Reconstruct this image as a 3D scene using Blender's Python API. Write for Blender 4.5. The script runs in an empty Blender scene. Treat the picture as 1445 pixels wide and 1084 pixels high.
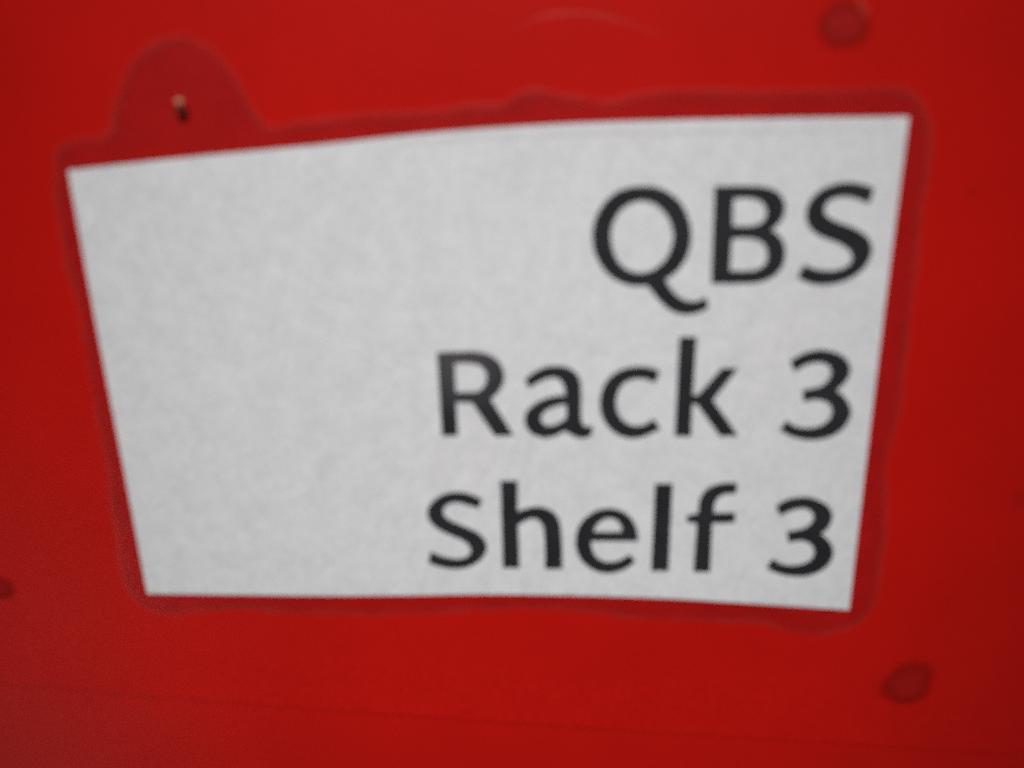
import bpy, bmesh, math, random
from mathutils import Vector, noise

random.seed(7)
S = bpy.context.scene
COL = S.collection

# ------------------------------------------------------------------ camera frame
FPX, W, H = 1150.0, 1445.0, 1084.0          # focal length in photo pixels
DIST = 0.1055                               # metres from lens to panel
PITCH, ROLL = math.radians(18.4), math.radians(1.13)
fwd = Vector((0, math.cos(PITCH), -math.sin(PITCH)))
up0 = Vector((0, math.sin(PITCH), math.cos(PITCH)))
rt0 = Vector((1, 0, 0))
rt = rt0 * math.cos(ROLL) - up0 * math.sin(ROLL)
up = up0 * math.cos(ROLL) + rt0 * math.sin(ROLL)
CAM = -fwd * DIST

def mm(px, py):
    """where a spot measured in the photo lies on the panel, in millimetres (x, z)"""
    d = fwd * FPX + rt * (px - W / 2) + up * (H / 2 - py)
    p = CAM + d * (-CAM.y / d.y)
    return (p.x * 1000, p.z * 1000)

# ------------------------------------------------------------------ helpers
def tag(o, label=None, cat=None, group=None, kind=None):
    for k, v in (('label', label), ('category', cat), ('group', group), ('kind', kind)):
        if v:
            o[k] = v
    return o

def link(name, bm, mat, parent=None, smooth=False):
    me = bpy.data.meshes.new(name)
    bm.normal_update()
    bm.to_mesh(me)
    bm.free()
    me.materials.append(mat)
    if smooth:
        for p in me.polygons:
            p.use_smooth = True
    o = bpy.data.objects.new(name, me)
    COL.objects.link(o)
    o.parent = parent
    return o

def empty(name, loc=(0, 0, 0)):
    o = bpy.data.objects.new(name, None)
    o.empty_display_size = 0.01
    o.location = loc
    COL.objects.link(o)
    return o

def smooth_loop(pts, n=7):
    """closed outline through pts; a third value marks a corner, the rest is a Catmull-Rom curve"""
    out = []
    N = len(pts)
    for i in range(N):
        p0, p1, p2, p3 = (pts[(i + k) % N] for k in (-1, 0, 1, 2))
        c1, c2 = len(p1) > 2, len(p2) > 2
        a, b, c, d = (Vector(p[:2]) for p in (p0, p1, p2, p3))
        if c1 and c2:
            out.append(b)
            continue
        L = (c - b).length
        def tan(q0, q1, q2):
            l1, l2 = (q1 - q0).length, (q2 - q1).length
            if l1 < 1e-9 or l2 < 1e-9:
                return q2 - q0
            v = (q1 - q0) / l1 * l2 + (q2 - q1) / l2 * l1
            return v / (l1 + l2)
        t1 = (c - b) / L if c1 else tan(a, b, c)
        t2 = (c - b) / L if c2 else tan(b, c, d)
        for k in range(n):
            t = k / n
            h = (2*t**3 - 3*t**2 + 1, t**3 - 2*t**2 + t, -2*t**3 + 3*t**2, t**3 - t**2)
            out.append(b * h[0] + t1 * L * h[1] + c * h[2] + t2 * L * h[3])
    return out

def grow(loop, d):
    """outline moved outwards by d mm (inwards when negative)"""
    pts = [Vector(p) for p in loop]
    pts = [p for i, p in enumerate(pts) if (p - pts[i - 1]).length > 1e-5]
    n = len(pts)
    area = sum(pts[i - 1].x * pts[i].y - pts[i].x * pts[i - 1].y for i in range(n))
    sg = 1 if area > 0 else -1
    out = []
    for i in range(n):
        a = (pts[i] - pts[i - 1]).normalized(); b = (pts[(i + 1) % n] - pts[i]).normalized()
        na, nb = Vector((a.y, -a.x)) * sg, Vector((b.y, -b.x)) * sg
        m = na + nb
        m = m / max(m.length_squared / 2, .7) if m.length > 1e-6 else na
        out.append(pts[i] + m * d)
    return [tuple(p) for p in out]

def plate(loops_mm, y0, y1, bm=None, bevel=0.0):
    """flat plate with holes, outline in mm on the panel, from depth y0 (back) to y1 (front), metres"""
    cu = bpy.data.curves.new('tmp', 'CURVE')
    cu.dimensions = '2D'
    cu.fill_mode = 'BOTH'
    for lp in loops_mm:
        sp = cu.splines.new('POLY')
        sp.points.add(len(lp) - 1)
        for q, p in zip(sp.points, lp):
            q.co = (p[0], p[1], 0, 1)
        sp.use_cyclic_u = True
    cu.extrude = 0.5
    if bevel:
        cu.bevel_depth = bevel
        cu.bevel_resolution = 2
        cu.offset = -bevel
    ob = bpy.data.objects.new('tmp', cu)
    COL.objects.link(ob)
    dg = bpy.context.evaluated_depsgraph_get()
    me = bpy.data.meshes.new_from_object(ob.evaluated_get(dg))
    bpy.data.objects.remove(ob)
    bpy.data.curves.remove(cu)
    if bm is None:
        bm = bmesh.new()
    n0 = len(bm.verts)
    bm.from_mesh(me)
    bpy.data.meshes.remove(me)
    bm.verts.ensure_lookup_table()
    hi = 0.5 + bevel
    for v in bm.verts[n0:]:
        x, z, k = v.co
        t = (k + hi) / (2 * hi)
        v.co = (x / 1000, y0 + (y1 - y0) * t, z / 1000)
    bmesh.ops.remove_doubles(bm, verts=bm.verts, dist=1e-7)
    bmesh.ops.recalc_face_normals(bm, faces=bm.faces)
    return bm

def ribbon(path_mm, width_mm, y0, height, bm=None, seg=6, taper=True):
    """low rounded bead lying on the panel along an open path"""
    if bm is None:
        bm = bmesh.new()
    n = len(path_mm)
    rows = []
    for i, p in enumerate(path_mm):
        a = Vector(path_mm[max(i - 1, 0)]); b = Vector(path_mm[min(i + 1, n - 1)])
        t = (b - a).normalized(); nn = Vector((-t.y, t.x))
        e = min(1, 4 * min(i, n - 1 - i) / (n - 1)) if taper else 1
        w = width_mm / 2 * max(e, .05)
        row = []
        for k in range(seg + 1):
            s = -1 + 2 * k / seg
            q = Vector(p) + nn * (s * w)
            row.append(bm.verts.new((q.x / 1000, y0 - height * max(e, .05) * (1 - s * s), q.y / 1000)))
        rows.append(row)
    for r0, r1 in zip(rows, rows[1:]):
        for k in range(seg):
            bm.faces.new((r0[k], r0[k + 1], r1[k + 1], r1[k]))
    bmesh.ops.recalc_face_normals(bm, faces=bm.faces)
    return bm

# ------------------------------------------------------------------ materials
class Mat:
    def __init__(s, name):
        s.m = bpy.data.materials.new(name)
        s.m.use_nodes = True
        s.t = s.m.node_tree
        s.p = s.t.nodes['Principled BSDF']
        s.out = s.t.nodes['Material Output']
    def n(s, kind, **kw):
        nd = s.t.nodes.new(kind)
        for k, v in kw.items():
            if k.startswith('_'):
                setattr(nd, k[1:], v)
            else:
                nd.inputs[k.replace('9', ' ')].default_value = v
        return nd
    def l(s, a, b):
        s.t.links.new(a, b)
    def noise(s, scale, detail=3, rough=.6, stretch=None):
        tc = s.n('ShaderNodeTexCoord')
        nd = s.n('ShaderNodeTexNoise', Scale=scale, Detail=detail, Roughness=rough)
        if stretch:
            mp = s.n('ShaderNodeMapping')
            mp.inputs['Scale'].default_value = stretch
            s.l(tc.outputs['Object'], mp.inputs[0]); s.l(mp.outputs[0], nd.inputs['Vector'])
        else:
            s.l(tc.outputs['Object'], nd.inputs['Vector'])
        return nd.outputs['Fac']
    def ramp(s, fac, a, b, c0, c1):
        r = s.n('ShaderNodeValToRGB')
        r.color_ramp.elements[0].position = a; r.color_ramp.elements[1].position = b
        r.color_ramp.elements[0].color = (*c0, 1); r.color_ramp.elements[1].color = (*c1, 1)
        s.l(fac, r.inputs[0])
        return r.outputs[0]
    def mul(s, a, b, fac=1.0, mode='MULTIPLY'):
        x = s.n('ShaderNodeMix', _data_type='RGBA', _blend_type=mode)
        x.inputs[0].default_value = fac
        s.l(a, x.inputs[6])
        if hasattr(b, 'links'): s.l(b, x.inputs[7])
        else: x.inputs[7].default_value = (*b, 1)
        return x
    def spot(s, xz_mm, r_mm, hard=.0):
        """soft round mask at a place on the panel"""
        tc = s.n('ShaderNodeTexCoord')
        d = s.n('ShaderNodeVectorMath', _operation='DISTANCE')
        d.inputs[1].default_value = (xz_mm[0] / 1000, 0, xz_mm[1] / 1000)
        s.l(tc.outputs['Object'], d.inputs[0])
        mr = s.n('ShaderNodeMapRange', _interpolation_type='SMOOTHSTEP')
        mr.inputs['From Min'].default_value = r_mm / 1000
        mr.inputs['From Max'].default_value = r_mm * hard / 1000
        s.l(d.outputs['Value'], mr.inputs['Value'])
        return mr.outputs[0]
    def bump(s, fac, strength, dist=1e-4):
        b = s.n('ShaderNodeBump', Strength=strength, Distance=dist)
        s.l(fac, b.inputs['Height']); s.l(b.outputs[0], s.p.inputs['Normal'])

RED = (0.56, 0.0066, 0.0036)

def red_plastic():
    M = Mat('red_plastic')
    p = M.p
    big = M.ramp(M.noise(38, 3), .3, .7, (.93, .93, .93), (1.05, 1.05, 1.05))
    fine = M.ramp(M.noise(5200, 2, .9), .30, .70, (.66, .3, .3), (1.34, 1.7, 1.7))
    base = M.mul(big, RED).outputs[2]
    c = M.mul(base, fine).outputs[2]
    # two faint old smudges at the right of the label
    for (q, r, f) in (((1372, 270), 1.1, .35), ((1440, 705), 2.4, .35)):
        mx = M.mul(c, (.26, .007, .006), mode='MIX')
        sp = M.spot(mm(*q), r)
        k = M.n('ShaderNodeMath', _operation='MULTIPLY'); k.inputs[1].default_value = f
        M.l(sp, k.inputs[0]); M.l(k.outputs[0], mx.inputs[0])
        c = mx.outputs[2]
    M.l(c, p.inputs['Base Color'])
    p.inputs['Roughness'].default_value = .34
    p.inputs['Specular IOR Level'].default_value = .22
    M.bump(M.noise(900, 3), .06, 2e-5)
    return M.m

def plain(name, col, rough=.5, spec=.3, metal=0, var=.1, scale=1500):
    M = Mat(name)
    c = M.mul(M.ramp(M.noise(scale, 3), .3, .7, (1 - var,) * 3, (1 + var,) * 3), col).outputs[2]
    M.l(c, M.p.inputs['Base Color'])
    M.p.inputs['Roughness'].default_value = rough
    M.p.inputs['Specular IOR Level'].default_value = spec
    M.p.inputs['Metallic'].default_value = metal
    return M.m

def paper_mat():
    M = Mat('printed_paper')
    a = M.ramp(M.noise(260, 5, .7), .30, .70, (.765, .769, .78), (.852, .855, .866))
    b = M.ramp(M.noise(1100, 4, .75), .30, .60, (.885, .88, .89), (1.02, 1.02, 1.02))
    g = M.ramp(M.noise(5200, 2, .9), .3, .7, (.87, .87, .87), (1.10, 1.10, 1.10))
    big = M.ramp(M.noise(45, 2), .3, .7, (.990, .992, 1.0), (1.0, .990, 1.0))
    c = M.mul(M.mul(a, b).outputs[2], g).outputs[2]
    c = M.mul(c, big).outputs[2]
    M.l(c, M.p.inputs['Base Color'])
    M.p.inputs['Roughness'].default_value = .75
    M.p.inputs['Specular IOR Level'].default_value = .2
    M.bump(M.noise(1400, 4, .7), .12, 2e-5)
    return M.m

def ink_mat():
    M = Mat('black_toner')
    a = M.ramp(M.noise(140, 3), .3, .7, (.019, .019, .022), (.030, .030, .035))
    sp = M.spot(mm(650, 505), 9.5)
    mx = M.mul(a, (.085, .078, .085), mode='MIX')
    M.l(sp, mx.inputs[0])
    M.l(mx.outputs[2], M.p.inputs['Base Color'])
    M.p.inputs['Roughness'].default_value = .5
    M.p.inputs['Specular IOR Level'].default_value = .25
    return M.m

def clear_film(name, tint, haze_col, haze, gloss=.02):
    M = Mat(name)
    M.t.nodes.remove(M.p)
    tr = M.n('ShaderNodeBsdfTransparent', Color=(*tint, 1))
    df = M.n('ShaderNodeBsdfDiffuse', Color=(*haze_col, 1))
    gl = M.n('ShaderNodeBsdfGlossy', Roughness=.25)
    m1 = M.n('ShaderNodeMixShader'); m2 = M.n('ShaderNodeMixShader')
    r = M.ramp(M.noise(230, 4), .32, .68, (haze * .25,) * 3, (haze * 1.75,) * 3)
    M.l(r, m1.inputs[0])
    M.l(M.ramp(M.noise(190, 4, .65), .28, .72, tuple(v - .022 for v in tint), tuple(min(1, v + .022) for v in tint)), tr.inputs[0])
    M.l(tr.outputs[0], m1.inputs[1]); M.l(df.outputs[0], m1.inputs[2])
    m2.inputs[0].default_value = gloss
    M.l(m1.outputs[0], m2.inputs[1]); M.l(gl.outputs[0], m2.inputs[2])
    M.l(m2.outputs[0], M.out.inputs[0])
    return M.m

M_RED = red_plastic()
M_PAPER = paper_mat()
M_INK = ink_mat()
M_FILM = clear_film('clear_film', (.950, .958, .98), (.35, .04, .05), .012)
M_RIM = clear_film('film_rim', (.99, .98, .98), (.45, .14, .11), .04)
def mark_mat():
    m = plain('matte_red', (.355, .0085, .006), .55, .12, var=.15, scale=900)
    t = m.node_tree
    at = t.nodes.new('ShaderNodeAttribute'); at.attribute_name = 'rim'
    mr = t.nodes.new('ShaderNodeMapRange'); mr.interpolation_type = 'SMOOTHSTEP'
    mr.inputs['From Min'].default_value = 1.0; mr.inputs['From Max'].default_value = .35
    t.links.new(at.outputs['Fac'], mr.inputs['Value'])
    t.links.new(mr.outputs[0], t.nodes['Principled BSDF'].inputs['Alpha'])
    return m
M_MARK = mark_mat()
M_SCR_FLARE = clear_film('scratch_flare_haze', (1, 1, 1), (.75, .16, .12), .10)  # pale haze for the scratch and for the painted flare
M_BRASS = plain('brass', (.62, .25, .13), .5, .3, 0, .05)
M_SHANK_SHADE = plain('shank_shade_dark', (.16, .018, .013), .6, .2, 0, .1)  # shade under the pin head, put into the colour below it
M_FOLD = plain('paper_fold', (.69, .68, .68), .8, .2, var=.08, scale=700)
M_SCUFF = plain('paper_scuff', (.9, .9, .89), .8, .2, var=.03)

# ------------------------------------------------------------------ the red panel
SEAM_PX = [(-420, 925), (-200, 946), (0, 963), (120, 973), (250, 985), (480, 1001), (700, 1017),
           (900, 1030), (1100, 1042), (1300, 1055), (1445, 1064), (1700, 1078)]
SEAM = [mm(*q) for q in SEAM_PX]

def seam_z(x):
    if x <= SEAM[0][0]:
        a, b = SEAM[0], SEAM[1]
    elif x >= SEAM[-1][0]:
        a, b = SEAM[-2], SEAM[-1]
    else:
        for a, b in zip(SEAM, SEAM[1:]):
            if a[0] <= x <= b[0]:
                break
    return a[1] + (b[1] - a[1]) * (x - a[0]) / (b[0] - a[0])

def build_panel():
    bm = bmesh.new()
    NX, XW = 200, 190.0
    # offsets from the seam line: (dz in mm, depth into the panel in mm)
    prof = [(12, 0), (6, -.08), (2.5, -.21), (1, -.29), (.12, -.33), (0, -.32), (.02, -.2), (.22, .0), (.32, .04), (-.1, .05), (-1, .04), (-2.6, 0)]
    top = [12 + 190 * (k / 60) ** 1.35 for k in range(60, 0, -1)]
    bot = [-2.6 - 110 * (k / 36) ** 1.35 for k in range(1, 37)]
    offs = [(z, 0) for z in top] + prof + [(z, 0) for z in bot]
    grid = []
    for i in range(NX + 1):
        x = -XW + 2 * XW * i / NX
        sz = seam_z(x)
        colv = []
        fade = 1 if x < 0 else max(.7, 1 - x / 200)
        for (dz, dp) in offs:
            z = sz + dz
            w = noise.noise(Vector((x / 45, z / 40, 3.1))) * .10 + noise.noise(Vector((x / 14, z / 14, 9.1))) * .012
            w = min(w, .10) - .13
            colv.append(bm.verts.new((x / 1000, (-w * .3 - .035 + 0 + dp * fade) / 1000, z / 1000)))
        grid.append(colv)
    for a, b in zip(grid, grid[1:]):
        for k in range(len(offs) - 1):
            bm.faces.new((a[k], a[k + 1], b[k + 1], b[k]))
    edges = [e for e in bm.edges if e.is_boundary]
    r = bmesh.ops.extrude_edge_only(bm, edges=edges)
    vs = [v for v in r['geom'] if isinstance(v, bmesh.types.BMVert)]
    for v in vs:
        v.co.y = .004
    ed = [e for e in bm.edges if e.is_boundary]
    bmesh.ops.contextual_create(bm, geom=ed)
    bmesh.ops.recalc_face_normals(bm, faces=bm.faces)
    o = link('red_panel', bm, M_RED, smooth=True)
    per = len(offs) - 1                                 # the lap joint keeps crisp faces
    for i in range(NX * per):
        if len(top) + 3 <= i % per < len(top) + len(prof) - 3:
            o.data.polygons[i].use_smooth = False
    return tag(o, 'glossy red plastic panel with a thin seam low down, behind the white printed label', 'panel')

panel = build_panel()
YP = -0.00002                                # level of the panel's face

def dimple(px, py, rx, ry, rot):
    cx, cz = mm(px, py)
    bm = bmesh.new()
    rings, seg = 7, 40
    cen = bm.verts.new((cx / 1000, YP - .000054, cz / 1000))
    prev = None
    for i in range(1, rings + 1):
        t = i / rings
        h = .07 * (1 - t ** 2) ** 1.5 + .004
        h -= .02 * math.exp(-(t / .35) ** 2)
        ring = []
        for k in range(seg):
            a = 2 * math.pi * k / seg
            j = 1 + .07 * math.sin(2 * a + px) + .05 * math.sin(3 * a + px) + .03 * math.sin(5 * a)
            x = rx * t * math.cos(a) * j; z = ry * t * math.sin(a) * j
            ring.append(bm.verts.new(((cx + x * math.cos(rot) - z * math.sin(rot)) / 1000, YP - h / 1000,
                                      (cz + x * math.sin(rot) + z * math.cos(rot)) / 1000)))
        for k in range(seg):
            if prev is None:
                bm.faces.new((cen, ring[k], ring[(k + 1) % seg]))
            else:
                bm.faces.new((prev[k], ring[k], ring[(k + 1) % seg], prev[(k + 1) % seg]))
        prev = ring
    bmesh.ops.recalc_face_normals(bm, faces=bm.faces)
    for f in bm.faces:
        if f.normal.y > 0:
            f.normal_flip()
    o = link('round_stud', bm, M_MARK, panel, True)
    at = o.data.attributes.new('rim', 'FLOAT', 'POINT')
    at.data[0].value = 0
    for i in range(rings * seg):
        at.data[1 + i].value = (i // seg + 1) / rings
    return o

dimple(1191, 36, 3.6, 3.1, .2)
dimple(1281, 965, 5.1, 4.4, .35)
dimple(-4, 829, 2.7, 2.7, 0)

def spline_open(pts, n=8):
    q = [tuple(pts[0]) + (1,)] + [tuple(p) for p in pts[1:-1]] + [tuple(pts[-1]) + (1,)]
    lp = smooth_loop(q, n)
    k = (len(pts) - 1) * n + 1
    return [tuple(v) for v in lp[:k]]

for path, w in (([(725, 43), (760, 26), (800, 20), (850, 24), (900, 38), (945, 55)], .42),
                ([(1206, -6), (1216, 8), (1219, 20), (1212, 28)], 1.1)):  # this wide stroke is a bright flare painted beside the upper right stud
    link('scratch_flare', ribbon([mm(*p) for p in spline_open(path)], w, YP - 5e-6, 3e-5), M_SCR_FLARE, panel, True)

# ------------------------------------------------------------------ the label
lab = empty('rack_label', (0, 0, 0))
tag(lab, 'white label printed QBS Rack 3 Shelf 3, bordered by clear film', 'label')

FILM_PX = [(156, 190), (104, 201), (83, 214), (79, 249), (90, 329), (96, 370), (114, 436), (135, 565), (152, 644),
           (163, 725), (168, 750), (172, 795), (187, 837), (211, 857), (249, 864), (294, 858), (346, 858), (415, 863),
           (490, 864), (536, 866), (616, 863), (702, 858), (771, 857), (841, 863), (892, 870), (950, 873), (1010, 875),
           (1076, 878), (1132, 892), (1170, 892), (1208, 878), (1229, 858), (1239, 813), (1246, 761), (1249, 709),
           (1247, 661), (1254, 630), (1267, 575), (1277, 488), (1290, 385), (1296, 311), (1311, 200), (1307, 166),
           (1291, 138), (1267, 128), (1187, 130), (1083, 133), (960, 131), (920, 134), (892, 139), (865, 148),
           (823, 142), (789, 138), (754, 131), (730, 138), (713, 149), (668, 152), (616, 161), (529, 164), (460, 171),
           (420, 176), (381, 182), (360, 163), (339, 128), (322, 100), (301, 77), (277, 63), (242, 57), (215, 67),
           (190, 90), (173, 121), (163, 159)]
film_loop = []
for v in smooth_loop([mm(*p) for p in FILM_PX], 7):
    j = noise.noise(Vector((v.x / 1.6, v.y / 1.6, 2))) * .16 + noise.noise(Vector((v.x / 5, v.y / 5, 5))) * .14
    film_loop.append((v.x + j, v.y + j * .8))
film = link('film', plate([film_loop], -.00006, -.00018), M_FILM, lab)
closed = film_loop + film_loop[:1]
link('film_edge', ribbon(closed, 1.2, -.000185, 8e-5, taper=False), M_RIM, film, True)

PAPER_PX = [(96, 238, 1), (280, 218), (460, 201), (580, 188), (702, 178), (830, 171), (960, 167), (1120, 164),
            (1283, 162, 1), (1256, 372), (1215, 712), (1198, 860, 1), (1083, 852.5), (1020, 848.5), (952, 844.5),
            (880, 841.5), (806, 839.5), (685, 838), (570, 839.5), (460, 840), (330, 838.5), (208, 837, 1),
            (187, 725), (116, 350)]
def to_mm(p):
    q = mm(p[0], p[1])
    return q + (1,) if len(p) > 2 else q
paper_loop = grow(smooth_loop([to_mm(p) for p in PAPER_PX], 6), -.20)
paper = link('paper', plate([paper_loop], -.00020, -.00048), M_PAPER, lab)
link('fold_line', ribbon([mm(*p) for p in spline_open([(520, 208), (633, 197), (780, 190), (960, 186.5), (1120, 184), (1272, 182)])],
                         .55, -.000482, 6e-6), M_FOLD, paper, True)
link('scuff', ribbon([mm(*p) for p in spline_open([(121, 286), (127, 300), (126, 316), (124, 332)])],
                     .45, -.000482, 2e-5), M_SCUFF, paper, True)

c = 1
GLYPHS = {
 'Q': ((820, 250, 5.42), [
   [(470,80),(550,85),(620,107),(740,195),(805,320),(825,430),(812,550),(765,650),(700,725),(628,773,c),(655,830),(720,908),(795,950),(865,955),(942,930,c),(955,990,c),(880,1022),(790,1035),(690,1005),(610,940),(545,860),(503,812,c),(430,818),(330,800),(230,745),(150,650),(105,540),(95,430),(120,310),(185,200),(290,115),(380,87)],
   [(465,168),(560,190),(640,260),(692,350),(710,440),(697,530),(652,625),(590,688),(510,730),(430,738),(340,712),(265,640),(225,540),(213,440),(233,340),(290,245),(370,188)]]),
 'B': ((980, 250, 6.775), [
   [(198,100,c),(500,97),(640,105),(750,138),(822,210),(840,310),(800,410),(705,500,c),(790,570),(835,655),(842,750),(812,850),(725,938),(600,985),(450,997),(165,997,c)],
   [(348,190,c),(530,185),(630,215),(685,290),(685,370),(640,440),(560,472),(340,475,c)],
   [(335,572,c),(530,568),(620,592),(688,670),(700,740),(680,825),(600,888),(480,905),(315,903,c)]]),
 'S': ((1110, 250, 6.777), [
   [(803,112,c),(680,75),(540,65),(400,95),(280,165),(205,265),(185,360),(215,460),(290,530),(400,580),(500,618),(580,670),(625,740),(615,810),(560,862),(460,897),(340,902),(240,885),(160,850,c),(108,945,c),(200,990),(350,1010),(500,985),(640,920),(740,820),(785,710),(768,610),(690,535),(590,485),(470,440),(390,400),(338,350),(338,290),(370,225),(440,185),(540,168),(640,182),(768,230,c)]]),
 'R': ((605, 480, 7.223), [
   [(103,130,c),(300,122),(480,122),(620,157),(720,240),(755,340),(730,460),(680,530),(615,588,c),(850,952,c),(682,952,c),(452,615,c),(268,608,c),(285,948,c),(152,948,c)],
   [(253,215,c),(400,212),(520,235),(590,300),(605,380),(580,460),(520,518),(420,532),(265,532,c)]]),
 'a': ((730, 500, 8.34), [
   [(108,285,c),(220,205),(320,160),(450,140),(580,160),(680,225),(725,330),(732,450),(730,640),(738,770),(775,842),(868,848,c),(852,932,c),(790,955),(690,945),(610,900),(552,872,c),(440,930),(330,952),(230,932),(150,880),(105,790),(110,700),(165,620),(265,552),(390,505),(490,488),(577,490,c),(575,420),(550,330),(490,265),(410,245),(310,270),(210,322),(142,362,c)],
   [(588,562,c),(500,568),(400,598),(310,650),(265,720),(275,790),(330,836),(420,836),(510,800),(592,735,c)]]),
 'c': ((835, 500, 8.34), [
   [(772,195,c),(640,155),(500,150),(360,180),(230,260),(150,370),(110,520),(120,670),(180,800),(280,900),(400,950),(520,957),(660,915),(778,858,c),(718,768,c),(640,818),(520,845),(400,812),(320,740),(275,640),(265,530),(290,420),(350,330),(450,272),(550,258),(640,267),(732,302,c)]]),
 'k': ((940, 470, 7.225), [
   [(142,45,c),(288,45,c),(250,632,c),(325,632,c),(568,358,c),(708,358,c),(450,672,c),(708,1027,c),(550,1027,c),(312,700,c),(246,700,c),(232,1027,c),(95,1027,c)]]),
 '3': ((1090, 480, 7.225), [
   [(187,205,c),(280,152),(380,117),(500,105),(620,130),(720,190),(765,280),(745,370),(690,440),(615,502,c),(700,570),(755,650),(772,730),(735,830),(660,910),(540,970),(400,992),(260,977),(150,937),(85,900,c),(130,825,c),(200,872),(310,895),(420,890),(520,850),(590,780),(607,700),(577,632),(500,592),(420,582),(315,602,c),(310,505,c),(420,490),(520,450),(580,380),(600,310),(570,240),(500,207),(410,207),(310,237),(218,288,c)]]),
 'S2': ((595, 680, 8.336), [
   [(692,195,c),(580,145),(430,117),(290,135),(170,205),(95,300),(95,400),(150,480),(250,550),(370,605),(480,650),(560,710),(595,780),(570,850),(500,887),(410,900),(290,880),(190,850),(122,820,c),(98,920,c),(200,960),(330,985),(470,985),(600,945),(700,870),(752,770),(735,680),(660,600),(560,545),(440,495),(330,445),(262,390),(240,325),(270,260),(340,220),(430,212),(540,240),(662,278,c)]]),
 'h': ((695, 665, 7.227), [
   [(95,95,c),(242,95,c),(242,412,c),(320,385),(420,360),(530,370),(620,420),(670,510),(687,640),(697,967,c),(548,967,c),(540,650),(525,540),(480,477),(410,454),(330,477),(246,525,c),(262,957,c),(120,957,c)]]),
 'e': ((800, 700, 9.036), [
   [(887,540,c),(873,430),(830,320),(740,220),(620,165),(500,155),(370,185),(250,265),(160,380),(125,520),(135,660),(190,780),(280,870),(400,930),(530,947),(660,922),(770,872),(845,810,c),(790,745,c),(690,803),(590,832),(500,832),(400,797),(330,727),(297,640),(287,540,c)],
   [(322,452,c),(342,370),(400,300),(480,257),(550,247),(630,272),(690,332),(712,452,c)]]),
 'l': ((905, 665, 7.227), [[(148,125,c),(297,125,c),(258,987,c),(108,987,c)]]),
 'f': ((960, 670, 7.227), [
   [(557,82,c),(470,80),(370,95),(270,140),(207,230),(185,385,c),(72,412,c),(72,455,c),(175,470,c),(140,962,c),(282,962,c),(305,468,c),(532,460,c),(537,382,c),(320,387,c),(325,300),(355,225),(410,182),(480,167),(547,165,c)]]),
 '3b': ((1070, 685, 7.74), [
   [(198,210,c),(300,155),(400,130),(520,125),(640,160),(740,225),(780,310),(760,400),(710,470),(650,512,c),(730,580),(785,670),(787,750),(740,840),(650,910),(530,955),(400,962),(260,945),(160,910),(98,872,c),(148,800,c),(220,845),(330,867),(450,857),(540,822),(600,760),(610,690),(580,625),(520,587),(440,572),(330,592,c),(318,495,c),(430,480),(530,440),(590,380),(605,310),(570,252),(500,222),(410,227),(330,252),(233,298,c)]]),
}
INK = .20                                   # the toner spreads a little past the outline
for line in (('Q', 'B', 'S'), ('R', 'a', 'c', 'k', '3'), ('S2', 'h', 'e', 'l', 'f', '3b')):
    bm = bmesh.new()
    for g in line:
        (ox, oy, sc), loops = GLYPHS[g]
        lps = []
        for li, lp in enumerate(loops):
            q = [to_mm((ox + p[0] / sc, oy + p[1] / sc) + tuple(p[2:])) for p in lp]
            lps.append(grow(smooth_loop(q, 6), INK if li == 0 else -INK))
        tmp = plate(lps, -.000482, -.000492)
        me = bpy.data.meshes.new('tmp'); tmp.to_mesh(me); tmp.free()
        bm.from_mesh(me); bpy.data.meshes.remove(me)
    link('lettering', bm, M_INK, paper)

# ------------------------------------------------------------------ the pin in the film's tab
px_, pz_ = mm(258, 161)
hx, hz = mm(258.5, 147.5)
pin = empty('pin', (px_ / 1000, 0, pz_ / 1000))
tag(pin, 'tiny brass headed pin stuck through the film tab above the left end of the label', 'pin')

def tube(path, radii, name, mat, parent, seg=20, cap=True):
    bm = bmesh.new()
    rows = []
    n = len(path)
    ax = (Vector(path[-1]) - Vector(path[0])).normalized()
    u = ax.orthogonal().normalized(); v = ax.cross(u)
    for p, r in zip(path, radii):
        rows.append([bm.verts.new(Vector(p) + (u * math.cos(2*math.pi*k/seg) + v * math.sin(2*math.pi*k/seg)) * r) for k in range(seg)])
    for a, b in zip(rows, rows[1:]):
        for k in range(seg):
            bm.faces.new((a[k], a[(k+1) % seg], b[(k+1) % seg], b[k]))
    bm.faces.new(rows[0]); bm.faces.new(rows[-1])
    bmesh.ops.recalc_face_normals(bm, faces=bm.faces)
    return link(name, bm, mat, parent, True)

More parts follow.
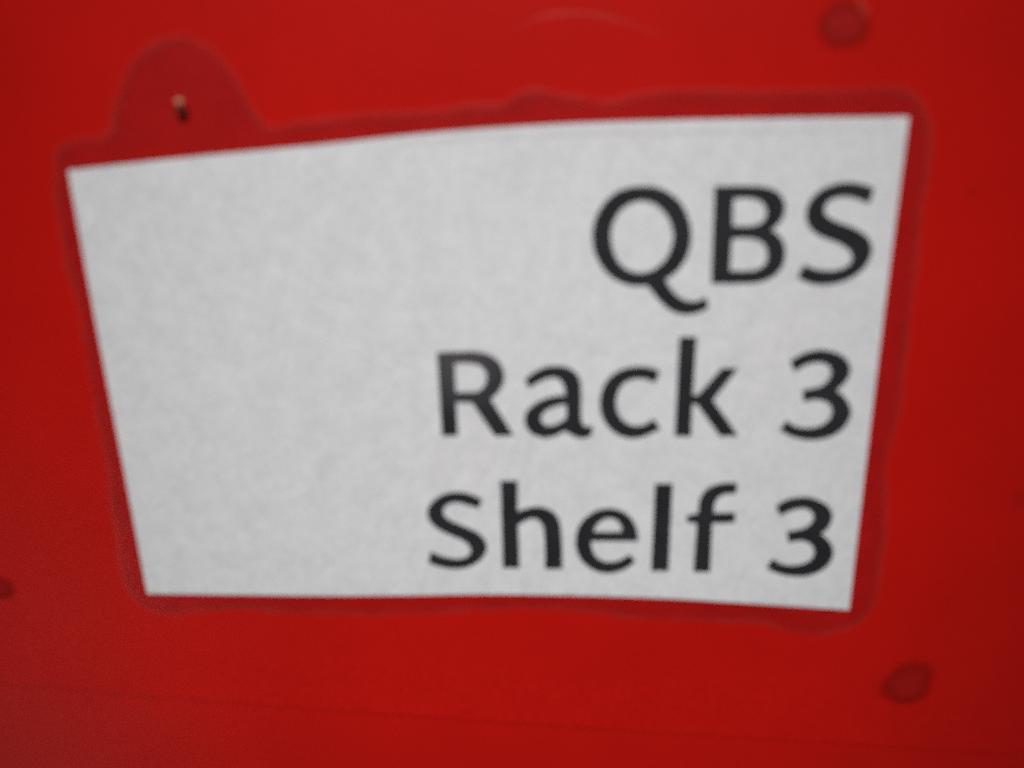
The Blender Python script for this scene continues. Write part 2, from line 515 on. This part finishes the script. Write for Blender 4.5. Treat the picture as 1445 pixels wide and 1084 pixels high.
base = Vector((0, -.0001, 0))
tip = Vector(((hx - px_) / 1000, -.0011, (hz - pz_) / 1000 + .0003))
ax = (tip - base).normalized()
tube([base, base + ax * .0004, tip], [.00066, .00062, .00042], 'shank_shade', M_SHANK_SHADE, pin)  # dark tapered stem paints the shadow under the head
R_ = .00047
pts, rad = [], []
for i in range(11):
    a = -math.pi / 2 + math.pi * i / 10
    pts.append(tip + ax * (R_ * .75 * math.sin(a)))
    rad.append(max(R_ * math.cos(a), 1e-5))
tube(pts, rad, 'head', M_BRASS, pin)

# ------------------------------------------------------------------ light
world = bpy.data.worlds.new('World')
S.world = world
world.use_nodes = True
bg = world.node_tree.nodes['Background']
bg.inputs[0].default_value = (.9, .95, 1, 1)
bg.inputs[1].default_value = .05

def aim(o, loc, target):
    o.location = loc
    o.rotation_euler = (Vector(target) - Vector(loc)).to_track_quat('-Z', 'Y').to_euler()
    COL.objects.link(o)

kd = bpy.data.lights.new('spot_lamp', 'SPOT')           # the main lamp that lights the panel, high in front
kd.energy = 45.5
kd.color = (1, .985, .97)
kd.spot_size = math.radians(13.9)
kd.spot_blend = 1
kd.shadow_soft_size = .05
aim(bpy.data.objects.new('spot_lamp', kd), (.0, -.75, .75), (0, 0, -.010))

wd = bpy.data.lights.new('sheen_lamp', 'AREA')         # weak unseen lamp, added low on the left for the sheen in the plastic
wd.shape = 'RECTANGLE'
wd.size, wd.size_y = .16, .34
wd.energy = .075
wd.color = (1, .95, .88)
aim(bpy.data.objects.new('sheen_lamp', wd), (-.34, -.36, -.36), (-.05, 0, -.04))

# ------------------------------------------------------------------ camera
cd = bpy.data.cameras.new('camera')
cam = bpy.data.objects.new('camera', cd)
COL.objects.link(cam)
cd.sensor_width = 36
cd.lens = 36 * FPX / W
cd.clip_start = .005
cd.clip_end = 20
from mathutils import Matrix
m = Matrix((rt, up, -fwd)).transposed().to_4x4()
m.translation = CAM
cam.matrix_world = m
cd.dof.use_dof = True
cd.dof.focus_distance = .20
cd.dof.aperture_fstop = cd.lens / 2.6
S.camera = cam

S.render.engine = 'CYCLES'
S.cycles.use_denoising = False
S.cycles.use_adaptive_sampling = True
S.cycles.adaptive_threshold = .5
S.cycles.adaptive_min_samples = 36
S.cycles.transparent_max_bounces = 16
S.view_settings.view_transform = 'Standard'
S.view_settings.look = 'None'
S.view_settings.exposure = 0
S.view_settings.gamma = 1
S.view_settings.use_curve_mapping = False
